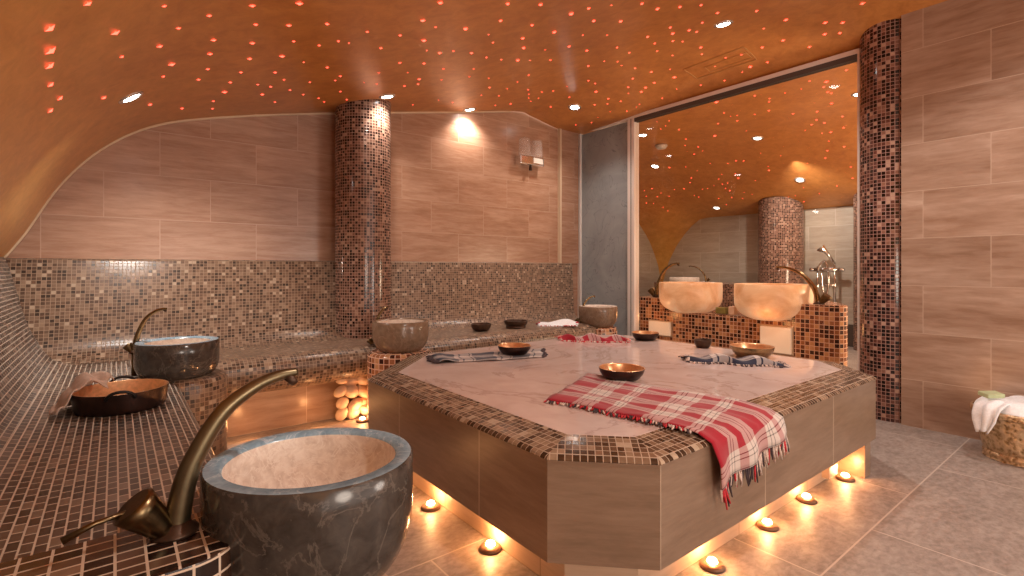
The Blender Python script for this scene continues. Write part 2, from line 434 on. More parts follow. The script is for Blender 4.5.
# ------------------------------------------------------------------ room shell
YB, XR, XG, XF, YF2 = 4.0, 3.95, 4.1, 7.4, 5.24
VAULT_FAR = smooth_pts([(-.49, 1.06), (-.405, 1.20), (-.256, 1.49), (-.072, 1.724), (.177, 1.909), (.512, 2.028), (1.1, 2.167), (1.8, 2.31), (2.53, 2.454), (3.2, 2.585), (3.4, 2.57), (3.78, 2.505), (4.16, 2.50)])
VAULT_NEAR = smooth_pts([(-.49, 1.06), (-.405, 1.20), (-.256, 1.49), (-.072, 1.724), (.177, 1.909), (.512, 2.028), (1.1, 2.167), (1.8, 2.33), (2.53, 2.50), (3.2, 2.625), (3.6, 2.66), (3.9, 2.63), (4.16, 2.53)])
def zc(x, y):
    k = min(1, max(0, (3.9 - y) / 1.6))
    k = k * k * (3 - 2 * k)
    return interp(x, VAULT_FAR) * (1 - k) + interp(x, VAULT_NEAR) * k
CORNER = smooth_pts([(0, .70), (.05, .92), (.2, 1.22), (.36, 1.47), (.52, 1.63), (.8, 1.9), (1.1, 2.12), (1.6, 2.4), (2.4, 2.75), (6, 3.5)], 4)
ROOF2 = smooth_pts([(4.1, 2.53), (4.8, 2.52), (5.6, 2.45), (6.4, 2.20), (7.0, 1.93), (7.4, 1.80)], 5)
def zc2(x, y):
    a = interp(x, ROOF2); b = interp(math.hypot(XF - x, YF2 - y), CORNER)
    h = max(0, .12 - abs(a - b)) / .12
    return min(a, b) - h * h * .03

struct('floor', MB().grid([[(x, y, 0) for x in (-1.0, 8.0)] for y in (-2.6, 6.0)], smooth=False, uvs=lambda j, i: (-1 + 9 * i, -2.6 + 8.6 * j)), M['floor'])
def wall_grid(pts4, uvs): return MB().grid(pts4, smooth=False, uvs=lambda j, i: uvs[j][i])
mb = MB()
xs = [-.6 + i * .05 for i in range(96)]
rows = [[(x, YB, 0) for x in xs], [(x, YB, min(3.0, (interp(x, VAULT_FAR) if x > -.49 else 1.05) + .06)) for x in xs]]
mb.grid(rows, smooth=False, uvs=lambda j, i: (xs[i] - .23, rows[j][i][2] - .175))
struct('wall_back', mb, M['wall_tile_back'])
mb = MB().box(3.795, 4.06, 3.965, 3.999, 1.05, 2.55)
struct('trim_1', mb, M['wall_tile_back'])
struct('trim_2', MB().box(3.775, 3.795, 3.958, 3.999, 1.05, 2.55), M['trim'])
# right wall and its return beside the column
mb = MB(); mb.box(XR, XR + .3, -2.6, 1.0, 0, 3.1)
struct('wall_right', mb, M['wall_tile'])
mb = MB(); prof = VAULT_FAR
ys = [-2.6, -1, 0, .6] + [1.0 + .2 * i for i in range(15)] + [3.99]
pr = [p[0] for p in VAULT_FAR]
rows = [[(x, y, zc(x, y)) for x in pr] for y in ys]
mb.grid(rows, flip=True)
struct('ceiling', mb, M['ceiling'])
struct('trim_3', MB().tube([(x, 3.985, zc(x, 3.99) - .004) for x in pr if x < 3.2], .009, 6), M['trim'])
struct('wall_left', MB().box(-.75, -.7, -2.6, 4.0, 0, 2.6), M['wall_tile'])
# adjoining room beyond the glass
xs2 = [4.1 + .11 * i for i in range(31)]; ys2 = [-.5 + .1435 * i for i in range(41)]
mb = MB().grid([[(x, y, zc2(x, y)) for x in xs2] for y in ys2], flip=True)
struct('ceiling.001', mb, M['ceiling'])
struct('wall_far', MB().box(XF, XF + .1, -.5, YF2 + .1, 0, 2.7), M['wall_tile_pale'])
struct('wall_side', MB().box(XG + .02, XF, YF2, YF2 + .1, 0, 2.7), M['wall_tile_pale'])
struct('wall_end', MB().box(XR + .3, XF, -.6, -.5, 0, 2.8), M['wall_tile_pale'])
struct('wall_stub', MB().box(XG, XG + .06, 4.0, YF2, 0, 2.8), M['wall_tile_pale'])
struct('baseboard_far', MB().box(XF - .06, XF - .001, 1.2, 2.9, 0, .28), M['dark_base'])

# glazed partition
win = thing('window_1', 'glazed partition between the two rooms', 'window', (XG, 2.5, 0))
del win['label']; del win['category']; win['kind'] = 'structure'
f = MB()
f.box(4.08, 4.15, 1.27, 4.0, 2.50, 2.535)
f.box(4.08, 4.16, 3.215, 3.30, 0, 2.50); f.box(4.08, 4.15, 1.25, 1.285, 0, 2.5); f.box(4.08, 4.15, 3.96, 4.0, 0, 2.5)
part('frame', f, M['white_metal'], win, .003)
f = MB()
for k in range(4): f.box(4.082 + .016 * k, 4.090 + .016 * k, 1.285, 3.215, 2.462, 2.5)
f.box(4.079, 4.081, 3.25, 3.258, 0, 2.5)
part('track', f, M['dark_track'], win)
part('glass_pane', MB().box(4.112, 4.116, 1.285, 3.215, .01, 2.47), M['glass'], win)
part('frosted_pane', MB().box(4.108, 4.118, 3.30, 3.96, .01, 2.49), M['frosted'], win)

# mosaic columns
def column(c, r, z1, mat, label, seg=64, loc=None):
    mb = MB().lathe([(r, 0), (r, z1)], (c[0], c[1], 0), seg, caps=False)
    return single('mosaic_column', mb, mat, label, 'column', (c[0], c[1], 0))
column((1.515, 3.79), .208, 2.42, M['mosaic_column_back'], 'full-height round brown mosaic column standing against the back wall behind the bench')
column((4.13, 1.10), .178, 2.75, M['mosaic_column'], 'dark mosaic column at the right edge of the glass, beside the tiled wall')
column((7.2, 3.18), .28, 1.95, M['mosaic_column_back'], 'grey brown mosaic column seen through the glass in the far room')
column((7.2, 2.12), .18, 1.95, M['mosaic_column_back'], 'partly hidden mosaic column through the glass, right next to the dark near column')

# ------------------------------------------------------------------ benches
bb = thing('mosaic_bench', 'long L-shaped mosaic bench with swooping back along the left and back walls', 'bench', (1.0, 3.0, 0))
prof = smooth_pts([(3.38, .25), (3.30, .256), (3.235, .30), (3.205, .37), (3.22, .435), (3.29, .473), (3.42, .475)], 4)[:-1] + \
       smooth_pts([(3.42, .475), (3.56, .476), (3.68, .487), (3.75, .53), (3.80, .61), (3.86, .78), (3.925, .98), (3.95, 1.05)], 4) + [(3.999, 1.056)]
ns = next(i for i, p in enumerate(prof) if p[0] > 3.57)
def extr_x(pp, x0, x1, n=20): return [[(x0 + (x1 - x0) * i / n, y, z) for i in range(n + 1)] for y, z in pp]
seat = MB().grid(extr_x(prof[:ns + 1], .10, 3.62)); part('seat', seat, M['mosaic_back'], bb)
xe = lambda z: 3.72 + .22 * max(0, min(1, (z - .45) / .6)) ** .6
bk = MB().grid([[(-.5 + (xe(z) + .5) * i / 20, y, z) for i in range(21)] for y, z in prof[ns:]], uvs=None); part('backrest', bk, M['mosaic_back'], bb)
part('base', MB().box(.2, 3.62, 3.38, 3.95, 0, .26), M['wall_tile'], bb)
e = MB(); pe = prof + [(3.999, 0), (3.38, 0)]
b0 = len(e.v); e.v += [(xe(z) - .001 if y > 3.7 else 3.62, y, z) for y, z in pe]; fi = list(range(len(pe))); e.face(fi, [(y, z) for y, z in pe])
part('end_panel', e, M['mosaic_back'], bb)

lb = bb
prl = smooth_pts([(.2, .25), (.215, .30), (.243, .38), (.236, .44), (.19, .473), (.1, .475)], 4)[:-1] + \
      smooth_pts([(.1, .475), (-.12, .475), (-.22, .484), (-.28, .512), (-.335, .593), (-.385, .712), (-.428, .874), (-.467, 1.017), (-.485, 1.06)], 5) + [(-.56, 1.065)]
nl = next(i for i, p in enumerate(prl) if p[0] < -.24)
def extr_y(pp, y0, y1, n=16): return [[(x, y0 + (y1 - y0) * i / n, z) for i in range(n + 1)] for x, z in pp]
part('seat', MB().grid(extr_y(prl[:nl + 1], 1.2, 3.9)), M['mosaic_seat'], lb)
part('backrest', MB().grid(extr_y(prl[nl:], .3, 3.96)), M['mosaic_left'], lb)
part('base', MB().box(-.4, .2, 1.2, 3.4, 0, .26), M['wall_tile'], lb)

# ------------------------------------------------------------------ pedestals under the basins
def round_pedestal(c, r, z1, mat, label):
    mb = MB().lathe([(r, 0), (r, z1 - .03), (r - .008, z1 - .01), (r - .03, z1), (.001, z1 + .001)], (c[0], c[1], 0), 48)
    return part('pedestal', mb, mat, bb, label=label)
round_pedestal((.27, 3.0), .19, .47, M['mosaic_back'], 'round mosaic pedestal under the stone basin at the corner of the two benches')
round_pedestal((1.49, 3.10), .21, .455, M['mosaic_counter'], 'round mosaic pedestal under the basin in front of the back column')
round_pedestal((3.66, 3.30), .17, .44, M['mosaic_counter'], 'round mosaic pedestal under the basin by the frosted pane')
pa = bb
arc = [(.19 - .09 + .09 * math.cos(a), 1.03 + .09 + .09 * math.sin(a)) for a in [-PI / 2 + i * PI / 2 / 8 for i in range(9)]]
poly = [(-.42, 1.03)] + arc + [(.19, 1.25), (-.42, 1.25)]
part('ledge', MB().prism(poly, 0, .486), M['mosaic_ledge'], pa, .008)
part('basin_support', MB().box(.19, .50, 1.0, 1.21, 0, .285), M['plinth'], pa, .004)

# ------------------------------------------------------------------ marble platform
X0, X1, Y0, Y1 = .967, 3.19, .846, 2.81
def octo(d, ch=(.222, .25, .24, .45)):
    x0, x1, y0, y1 = X0 + d, X1 - d, Y0 + d, Y1 - d; c, e, g_, h = [q - d * .586 for q in ch]
    return [(x0 + c, y0), (x1 - e, y0), (x1, y0 + e), (x1, y1 - g_), (x1 - g_, y1), (x0 + h, y1), (x0, y1 - h), (x0, y0 + c)]
pf = thing('heated_platform', 'large octagonal marble platform with mosaic edge and glowing underside', 'platform', (2.1, 1.85, 0))
part('apron', MB().prism(octo(0), .16, .456, restart={6: -.34, 7: .02}), M['apron'], pf, .002)
ed = MB()
rings = [(0.0, .452), (-.004, .456), (.0, .462), (.014, .470), (.07, .478), (.118, .484), (.132, .486)]
for k in range(8):
    rows = []
    vacc = 0
    for d, z in rings:
        o8 = octo(d); a, b_ = o8[k], o8[(k + 1) % 8]
        rows.append([(a[0] + (b_[0] - a[0]) * t, a[1] + (b_[1] - a[1]) * t, z) for t in (0, .5, 1)])
    vv = [0]
    for q in range(1, len(rings)): vv.append(vv[-1] + math.dist(rings[q], rings[q - 1]))
    o0_ = octo(0); axis = Vector((o0_[(k + 1) % 8][0] - o0_[k][0], o0_[(k + 1) % 8][1] - o0_[k][1], 0)).normalized()
    ed.grid(rows, smooth=False, uvs=lambda j, i, rows=rows, vv=vv, axis=axis: (Vector(rows[j][i]).dot(axis), vv[j]))
part('mosaic_border', ed, M['mosaic_edge'], pf)
part('marble_top', MB().prism(octo(.131), .455, .487), M['marble_top'], pf, .001)
part('plinth', MB().prism(octo(.115), 0, .165), M['plinth'], pf)
part('foot', MB().box(2.80, 2.875, .849, .98, 0, .17), M['apron'], pf, .002)
part('junction_box', MB().box(2.60, 2.70, .93, .974, .02, .075), M['plinth'], pf, .004)

# ------------------------------------------------------------------ floor lights
proto = None
pucks = [(1.035, 1.865, 'left'), (1.05, 1.46, 'left'), (1.572, .915, 'right'), (1.982, .925, 'right'), (2.338, .925, 'right'), (2.72, .905, 'right'), (1.035, 2.27, 'left')]
plabel = ['floor light under the platform near the big basin', 'floor light under the left side of the platform, nearest its front corner',
          'nearest of the floor lights along the right side of the platform', 'second floor light from the front along the right side of the platform',
          'third floor light from the front along the right side of the platform', 'farthest floor light on the right side, beside the platform foot',
          'floor light under the platform hidden behind the big basin']
for i, (x, y, side) in enumerate(pucks):
    if proto is None:
        proto = thing('floor_light', plabel[0], 'light', (x, y, 0), 'warm floor lights around the platform')
        part('housing', MB().lathe([(.040, 0), (.040, .006), (.036, .012), (.024, .016), (.001, .017)], (x, y, 0), 24), M['puck'], proto)
        part('lens', MB().lathe([(.016, .010), (.018, .018), (.014, .026), (.001, .029)], (x, y, .0), 18), M['puck_lens'], proto)
    else:
        dup_tree(proto, (x, y, 0), plabel[i])
dup_tree(proto, (1.268, 3.19, 0), 'floor light in front of the stacked pebbles beneath the back bench')

def lamp(name, typ, loc, energy, color, radius=.02, aim=None, size=None, blend=.5, parent=None):
    L = bpy.data.lights.new(name, typ); L.energy = energy; L.color = color
    L.shadow_soft_size = radius
    if typ == 'SPOT': L.spot_size = math.radians(size or 80); L.spot_blend = blend
    o = bpy.data.objects.new(name, L); col.objects.link(o); o.location = loc
    if aim is not None: o.rotation_euler = (Vector(aim) - Vector(loc)).to_track_quat('-Z', 'Y').to_euler()
    return o
WARM = (1.0, .44, .16)
for x, y, side in pucks:
    lamp('warm_lamp', 'POINT', (x, y, .05), 1.8, WARM, .015)
lamp('warm_lamp', 'POINT', (1.22, 1.03, .07), 1.3, WARM, .015)
lamp('warm_lamp', 'POINT', (2.80, .90 + .09, .07), .0, WARM, .012) if False else None
lamp('warm_lamp', 'POINT', (1.268, 3.19, .06), 1.4, WARM, .015)

# ------------------------------------------------------------------ pebbles
k = 0
rnd = random.Random(3)
stk = [(1.17, .265, .03), (1.17, .19, .033), (1.165, .115, .032), (1.17, .04, .035), (1.235, .255, .036), (1.225, .18, .040), (1.245, .10, .036), (1.235, .035, .04),
       (1.305, .25, .036), (1.31, .175, .04), (1.30, .105, .036), (1.315, .04, .04)]
for (x, z, r) in stk:
    r *= 1.16; x += rnd.uniform(-.012, .012); z += rnd.uniform(-.008, .008); z = max(z, r * .9)
    p = (x, 3.29 + rnd.uniform(-.015, .015), z)
    rot = Matrix.Rotation(rnd.uniform(-1, 1), 3, 'Y')
    mb = MB().blob(p, (r * rnd.uniform(1.0, 1.3), r * .95, r * rnd.uniform(.75, 1.0)), rot=rot, jitter=.05)
    single('pebble', mb, M['pebble'], 'rounded cream pebble stacked under the back bench beside the round pedestal', 'pebble', p, 'stacked pebbles under the back bench')

# ------------------------------------------------------------------ basins and taps
def basin(c, r, rim, bottom, name, label, outer, wall=.032, inner=None, rimm=None, group=None, straight=.45, foot=.45, seg=64, wob=None):
    t = thing(name, label, 'basin', (c[0], c[1], bottom), group)
    h = rim - bottom; ys_ = bottom
    out = []
    zt = rim - h * straight
    for i in range(13):
        a = PI / 2 * i / 12
        out.append((r * foot + (r - r * foot) * math.sin(a), zt - (zt - bottom) * math.cos(a)))
    out += [(r * 1.004, zt + (rim - zt) * .5), (r, rim - .004), (r - .004, rim)]
    part('bowl', MB().lathe([(.001, bottom)] + out, (c[0], c[1], 0), seg, caps=False, wob=wob), outer, t)
    ri = r - wall; dep = min(h * .72, r * .75)
    part('rim', MB().lathe([(r - .004, rim), (ri, rim), (ri - .006, rim - .008)], (c[0], c[1], 0), seg, caps=False, wob=wob), rimm or outer, t)
    ins = [(ri - .006, rim - .008)] + [((ri - .006) * math.cos(a) ** .8 if a < PI / 2 - .01 else .001, rim - .008 - dep * math.sin(a)) for a in [PI / 2 * i / 12 for i in range(1, 13)]]
    part('inside', MB().lathe(ins, (c[0], c[1], 0), seg, caps=False, wob=wob), inner or M['bowl_inside'], t)
    return t
BA = (.347, 1.160)
basin(BA, .219, .582, .300, 'stone_basin', 'largest dark marble basin in the foreground with blue grey rim', M['dark_marble'], .033, rimm=M['rim_marble'], straight=.40, foot=.42, wob=lambda a, z: -.085 * math.cos(a - .904) ** 2)
basin((.245, 2.98), .177, .642, .468, 'stone_basin', 'grey stone basin on the corner pedestal behind the copper pan', M['dark_marble'], .03, rimm=M['rim_marble'], straight=.55, foot=.7)
basin((1.485, 3.08), .183, .652, .452, 'stone_basin', 'brown stone basin in front of the back mosaic column', M['brown_stone'], .02, straight=.4, foot=.55)
basin((3.645, 3.30), .185, .636, .436, 'stone_basin', 'grey brown basin at the far corner in front of the frosted pane', M['brown_stone'], .022, rimm=M['bowl_inside'], straight=.4, foot=.55)
basin((4.62, 2.93), .305, .853, .545, 'alabaster_basin', 'glowing alabaster basin on the left of the counter beyond the glass', M['alabaster'], .025, inner=M['alabaster'], straight=.5, foot=.3)
basin((4.62, 2.11), .315, .857, .535, 'alabaster_basin', 'glowing alabaster basin on the right of the counter beyond the glass', M['alabaster'], .025, inner=M['alabaster'], straight=.5, foot=.3)
basin((6.5, 4.22), .205, .865, .70, 'stone_basin', 'pale basin deep in the far room behind the left alabaster basin', M['bowl_inside'], .025, straight=.5, foot=.6)

def tap(base, d, reach, height, r0, label, cup=None, cup_len=.07, mat=None, group=None, lever=True, stem=0):
    """bowed horn shaped spout with a cup shaped valve at its foot"""
    mat = mat or M['bronze_light']; bx_, by_, bz_ = base; d = Vector((d[0], d[1], 0)).normalized()
    t = thing('curved_tap', label, 'tap', base, group)
    path = []; rad = []
    pts = smooth_pts([(0, 0, 0), (.06, 0, .30), (.16, 0, .52), (.36, 0, .78), (.62, 0, .93), (.84, 0, .99), (1.0, 0, 1.0)], 5)
    for i, p in enumerate(pts):
        q = Vector(base) + d * (p[0] * reach) + Vector((0, 0, p[2] * height)); path.append(tuple(q))
        rad.append(r0 * (1.0 - .62 * i / (len(pts) - 1)))
    sp_ = part('spout', MB().tube(path, rad, 16), mat, t)
    if stem: part('stem', MB().tube([(bx_, by_, bz_ - stem), (bx_, by_, bz_ + .004)], r0 * .9, 12), M['bronze'], t)
    tip = Vector(path[-1]); t2 = (Vector(path[-1]) - Vector(path[-3])).normalized()
    part('nozzle', MB().tube([tip - t2 * r0 * .9 - Vector((0, 0, r0 * .25)), tip - t2 * r0 * .4 - Vector((0, 0, r0 * .75)), tip - t2 * r0 * .2 - Vector((0, 0, r0 * 1.05))], [r0 * .42, r0 * .42, r0 * .36], 12), M['bronze_dark'], sp_)
    cd = Vector(cup) if cup else -d
    cd.z = 0; cd.normalize()
    up = Vector((0, 0, 1))
    axis = (cd * .62 + up * .78).normalized()
    foot = Vector(base) - axis * r0 * .2 + cd * r0 * .3
    vb_ = part('valve_body', MB().tube([foot + Vector((0, 0, .002)), foot + axis * cup_len * .35, foot + axis * cup_len * .8, foot + axis * cup_len, foot + axis * cup_len * 1.03],
                                 [r0 * .95, r0 * 1.05, r0 * 1.45, r0 * 1.62, r0 * 1.3], 18), M['bronze'], t)
    part('collar', MB().lathe([(r0 * 1.7, 0), (r0 * 1.7, r0 * .25), (r0 * 1.3, r0 * .5), (r0 * 1.05, r0 * 1.0)], base, 20), M['bronze_dark'], t)
    if lever:
        s_ = foot + axis * cup_len * .9
        part('lever', MB().tube([tuple(s_), tuple(s_ + cd * cup_len * .6 - up * cup_len * .05), tuple(s_ + cd * cup_len * 1.05 - up * cup_len * .2)], [r0 * .22, r0 * .2, r0 * .3], 8), M['bronze'], vb_)
    return t
tap((.092, 1.175, .486), (.235, .01), .228, .282, .0235, 'big curved bronze tap arching over the near marble basin', cup=(-.75, -.1, 0), cup_len=.10, mat=M['bronze_olive'])
tap((.075, 3.08, .585), (.75, -.5), .15, .215, .014, 'curved bronze tap behind the corner basin on the left', cup=(-.8, .5, 0), cup_len=.05, lever=False, stem=.11)
tap((1.385, 3.285, .475), (.7, -.6), .10, .26, .013, 'slender bronze tap behind the basin by the back column', cup=(-.6, .5, 0), cup_len=.05, lever=False)
tap((3.50, 3.40, .475), (.75, -.5), .15, .255, .014, 'slim bronze tap over the far corner basin by the frosted pane', cup=(-.6, .5, 0), cup_len=.05, lever=False)
tap((4.60, 3.33, .69), (0.1, -1), .27, .36, .024, 'bronze tap left of the left alabaster basin beyond the glass', cup=(-.1, .9, 0), cup_len=.10, lever=False)
tap((4.60, 1.725, .70), (.1, 1), .36, .31, .024, 'bronze tap right of the right alabaster basin beyond the glass', cup=(0, -.9, 0), cup_len=.10, lever=False)
tap((6.75, 4.02, .80), (-.45, .7), .24, .23, .014, 'thin bronze tap over the pale basin deep in the far room', cup=(.5, -.8, 0), cup_len=.06, lever=False)

# ------------------------------------------------------------------ counter beyond the glass
ct = thing('mosaic_counter', 'red brown mosaic counter with glowing basins beyond the glass', 'counter', (4.75, 2.5, 0))
def rounded(x0, x1, y0, y1, r, corners):
    pts = []
    for (cx_, cy_, a0, on) in ((x1 - r, y0 + r, -PI / 2, 'se' in corners), (x1 - r, y1 - r, 0, 'ne' in corners), (x0 + r, y1 - r, PI / 2, 'nw' in corners), (x0 + r, y0 + r, PI, 'sw' in corners)):
        if on: pts += [(cx_ + r * math.cos(a0 + PI / 2 * i / 8), cy_ + r * math.sin(a0 + PI / 2 * i / 8)) for i in range(9)]
        else:
            am = a0 + PI / 4; pts.append((cx_ + r * 1.41421 * math.cos(am), cy_ + r * 1.41421 * math.sin(am)))
    return pts
part('end_block', MB().prism([(4.5, 1.90), (4.5, 1.63), (4.507, 1.58), (4.527, 1.545), (4.56, 1.525), (4.60, 1.52), (4.65, 1.53), (5.0, 1.74), (5.0, 1.90)], 0, .70), M['mosaic_counter'], ct, .006)
part('end_block', MB().prism(rounded(4.5, 5.1, 3.18, 3.50, .05, ('nw',)), 0, .685), M['mosaic_counter'], ct, .006)
part('centre_block', MB().prism([(4.505, 1.90), (5.1, 1.90), (5.1, 3.18), (4.505, 3.18)], 0, .555), M['mosaic_counter'], ct, .006)
fc = thing('mosaic_counter', 'mosaic stand under the pale basin deep in the far room', 'counter', (6.6, 4.0, 0))
part('block', MB().prism(rounded(6.25, 7.0, 3.3, 4.6, .08, ('sw', 'nw')), 0, .79), M['mosaic_column_back'], fc)
for k, (y0, y1, z0, z1, lab) in enumerate(((1.89, 2.15, .27, .49, 'glowing cream panel on the counter front behind the right-hand bowl'), (3.07, 3.33, .30, .44, 'glowing cream panel on the counter front behind the left-hand bowl'))):
    t = thing('wall_light', lab, 'light', (4.49, (y0 + y1) / 2, z0))
    part('diffuser', MB().box(4.468, 4.492, y0, y1, z0, z1), M['panel_glow'], t, .006)
    part('back_plate', MB().box(4.488, 4.502, y0 - .012, y1 + .012, z0 - .012, z1 + .012), M['plinth'], t, .004)
mb = MB().box(4.52, 4.60, 2.50, 2.60, .563, .625); single('soap_bar', mb, M['soap_olive'], 'olive green soap bar on the counter between the alabaster basins', 'soap', (4.56, 2.55, .563), bevel=.008)
mb = MB().box(4.52, 4.60, 2.415, 2.47, .563, .64); single('soap_bar', mb, M['cream_box'], 'cream soap block beside the green soap between the alabaster basins', 'soap', (4.56, 2.44, .563), bevel=.006)
lamp('counter_glow', 'POINT', (4.25, 2.02, .5), 1.2, WARM, .05); lamp('counter_glow', 'POINT', (4.25, 3.2, .5), 1.2, WARM, .05)
lamp('counter_glow', 'POINT', (4.9, 3.42, .86), 1.6, WARM, .05)

# shower mixer on the far wall of the other room
sh = thing('shower_mixer', 'chrome hand shower with rail on the far wall beyond the right alabaster basin', 'shower', (7.3, 2.75, .5))
def S(dy, z, dx=0): return (7.25 - dx, 2.75 - dy, z)
part('rail', MB().tube([S(.02, .50), S(.02, 1.02)], .014, 10).tube([S(.22, .50), S(.22, 1.05)], .016, 10).tube([S(.02, .78), S(.22, .78)], .012, 8), M['chrome'], sh)
part('mixer_body', MB().tube([S(-.02, .98), S(.27, .98)], .028, 14).tube([S(.02, .98), (7.40, 2.73, .98)], .02, 10).tube([S(.22, .98), (7.40, 2.53, .98)], .02, 10), M['chrome'], sh)
part('hand_shower', MB().tube([S(.08, 1.22, .06), S(.10, 1.27, .07), S(.16, 1.17, .04), S(.22, 1.05)], [.05, .035, .02, .018], 12), M['chrome'], sh)
part('hose', MB().tube(smooth_pts([S(.03, .96, .02), S(.06, 1.05, .02), S(.12, 1.08, .02), S(.16, .9, .03), S(.15, .72, .03), S(.12, .62, .03), S(.09, .75, .03), S(.08, .93, .03)], 5), .012, 8), M['chrome'], sh)
for q_ in (-.05, .30): part('handle', MB().blob(S(q_, .98), (.03, .035, .03)), M['chrome'], sh)

# ------------------------------------------------------------------ soap dispenser
sd = thing('soap_dispenser', 'chrome soap dispenser with two clear tanks high on the back wall', 'dispenser', (3.33, 3.95, 2.03))
br_ = part('bracket', MB().box(3.175, 3.49, 3.90, 3.999, 2.045, 2.135), M['chrome'], sd, .012)
part('label_plate', MB().box(3.34, 3.47, 3.893, 3.90, 2.065, 2.12), M['white_plastic'], br_, .003)
for x in (3.255, 3.415):
    part('tank', MB().lathe([(.001, 2.135), (.058, 2.135), (.06, 2.15), (.06, 2.29), (.052, 2.31), (.001, 2.315)], (x, 3.935, 0), 24), M['acrylic'], sd)
part('push_button', MB().tube([(3.33, 3.93, 2.045), (3.33, 3.93, 1.995)], [.014, .018], 10), M['bronze_dark'], br_)

# ------------------------------------------------------------------ bowls on the platform
def bowl(c, r, h, label, group, mats=None, cat='bowl', foot=.62):
    t = thing('copper_bowl', label, cat, c, group)
    mo, mi = mats or (M['copper_out'], M['copper_in'])
    p = [(.001, 0), (r * foot, 0), (r * .82, h * .28), (r * .95, h * .62), (r, h)]
    part('outside', MB().lathe(smooth_pts(p, 4), c, 40, caps=False), mo, t)
    q = [(r, h), (r * .97, h + .002), (r * .94, h * .95), (r * .78, h * .36), (r * .58, h * .12), (.001, h * .10)]
    part('inside', MB().lathe(q, c, 40, caps=False), mi, t)
    return t
ZT = .487
g = 'copper bowls set out on the platform'
bowl((1.845, 2.325, ZT + .008), .098, .052, 'copper bowl resting on the flat blue checked towel', g)
bowl((1.815, 1.50, ZT + .008), .103, .052, 'copper bowl resting on the red checked towel', g)
bowl((2.98, 2.25, ZT), .095, .052, 'copper bowl at the back right of the platform near the left glowing panel', g)
bowl((2.90, 1.44, ZT), .118, .062, 'light bronze bowl behind the crumpled blue checked towel', g, (M['bronze_light'], M['copper_in']))
bowl((2.98, 1.80, ZT), .055, .05, 'small dark bowl at the far edge of the platform between the two glowing panels', g, (M['bronze_dark'], M['bronze_dark']))
g = 'dark bowls on the back bench'
bowl((2.40, 3.47, .476), .085, .058, 'small dark bowl on the back bench, nearer the column', g, (M['bronze_dark'], M['bronze_dark']), foot=.5)
bowl((2.77, 3.47, .476), .105, .062, 'wider dark bowl on the back bench, farther from the column', g, (M['bronze_dark'], M['bronze_dark']), foot=.78)

# copper pan on the left bench
pc = (.02, 2.41, .476)
pan = thing('copper_pan', 'wide dark copper pan with ring handles and a cloth on the left bench', 'pan', pc)
part('outside', MB().lathe([(.001, 0), (.134, 0), (.141, .012), (.147, .074)], pc, 48, caps=False), M['copper_out'], pan)
part('inside', MB().lathe([(.147, .074), (.142, .074), (.135, .014), (.001, .012)], pc, 48, caps=False), M['copper_in'], pan)
for ang in (-.62 - PI / 3.2, -.62 + PI - PI / 3.2):
    d = Vector((math.cos(ang), math.sin(ang), 0)); s_ = Vector((-d.y, d.x, 0)); c0 = Vector(pc) + d * .147 + Vector((0, 0, .058))
    part('handle', MB().tube([tuple(c0 + s_ * .042 * math.cos(a) + (d * .35 + Vector((0, 0, .94))) * .030 * math.sin(a)) for a in [PI * i / 12 for i in range(13)]], .0055, 8), M['black_iron'], pan)

# ------------------------------------------------------------------ cloths
def wr(u, v, a=.004): return a * (math.sin(9 * u + 4 * v) * math.sin(7 * v + 1.3) + .5 * math.sin(21 * u - 9 * v))
def edge_z(y):   # upper surface of the platform's front rim as a function of y
    d = y - Y0
    return interp(d, [(0, .462), (.014, .470), (.07, .478), (.118, .484), (.132, .487), (5, .487)])
def fringe(pts, dirs, ln, mats, r=.003, every=1, rnd=random.Random(1), drop=.7):
    mb = MB()
    for p, d in zip(pts[::every], dirs[::every]):
        p = Vector(p); d = Vector(d); L = ln * rnd.uniform(.7, 1.15); j = Vector((rnd.uniform(-.25, .25), rnd.uniform(-.25, .25), 0)) * L
        mb.tube([tuple(p), tuple(p + d * L * .5 + j * .4), tuple(p + d * L + j)], [r, r * 1.25, r * .7], 5, mi=mats[rnd.randrange(len(mats))])
    return mb
# red checked towel over the platform edge
rt = thing('checked_towel', 'red and white checked towel with a fringe draped over the platform edge', 'towel', (1.65, 1.2, ZT))
nu, nv = 28, 44
rows = []; uvr = []
Ltop = .62
for j in range(nv + 1):
    v = j / nv; row = []
    for i in range(nu + 1):
        u = i / nu
        # end line lying on the marble and the line where it leaves the edge
        ax, ay = 1.30 + (1.75 - 1.30) * u, 1.44 + (1.665 - 1.44) * u
        ex, ey = 1.43 + (1.90 - 1.43) * u, Y0 - .008
        hang = .135 - .07 * u
        tl = math.dist((ax, ay), (ex, ey)); tot = tl + hang; sdist = v * tot
        sag = .006 * math.sin(u * 7 + v * 5)
        if sdist < tl - .006:
            k = sdist / tl; x = ax + (ex - ax) * k; y = ay + (ey - ay) * k
            # the long sides are not perfectly straight
            x += .018 * math.sin(k * 6 + u * 2) * (1 - k)
            z = edge_z(y) + .005 + abs(wr(u * 1.2, k * 1.5, .0055)) + .006 * max(0, math.sin(u * 15 + 1.5 * k)) * k
            if y < Y0 + .02: z -= .004
        else:
            h_ = sdist - tl
            x = ex + .10 * h_ * (1 if u < .5 else .4) + .02 * math.sin(h_ * 20) * u
            y = Y0 - .012 - .012 * (1 + math.sin(u * 15 + 1.5)) * min(1, h_ / .06)
            z = .462 - h_
        row.append((x, y, z))
    rows.append(row)
cl = MB().grid(rows, uvs=lambda j, i: (i / nu * .52, j / nv * .78)); ro = part('cloth', cl, M['plaid_red'], rt)
sm_ = ro.modifiers.new('cloth thickness', 'SOLIDIFY'); sm_.thickness = .004; sm_.offset = 1
bot = rows[-1]; dirs = [(0, -.05, -1)] * len(bot)
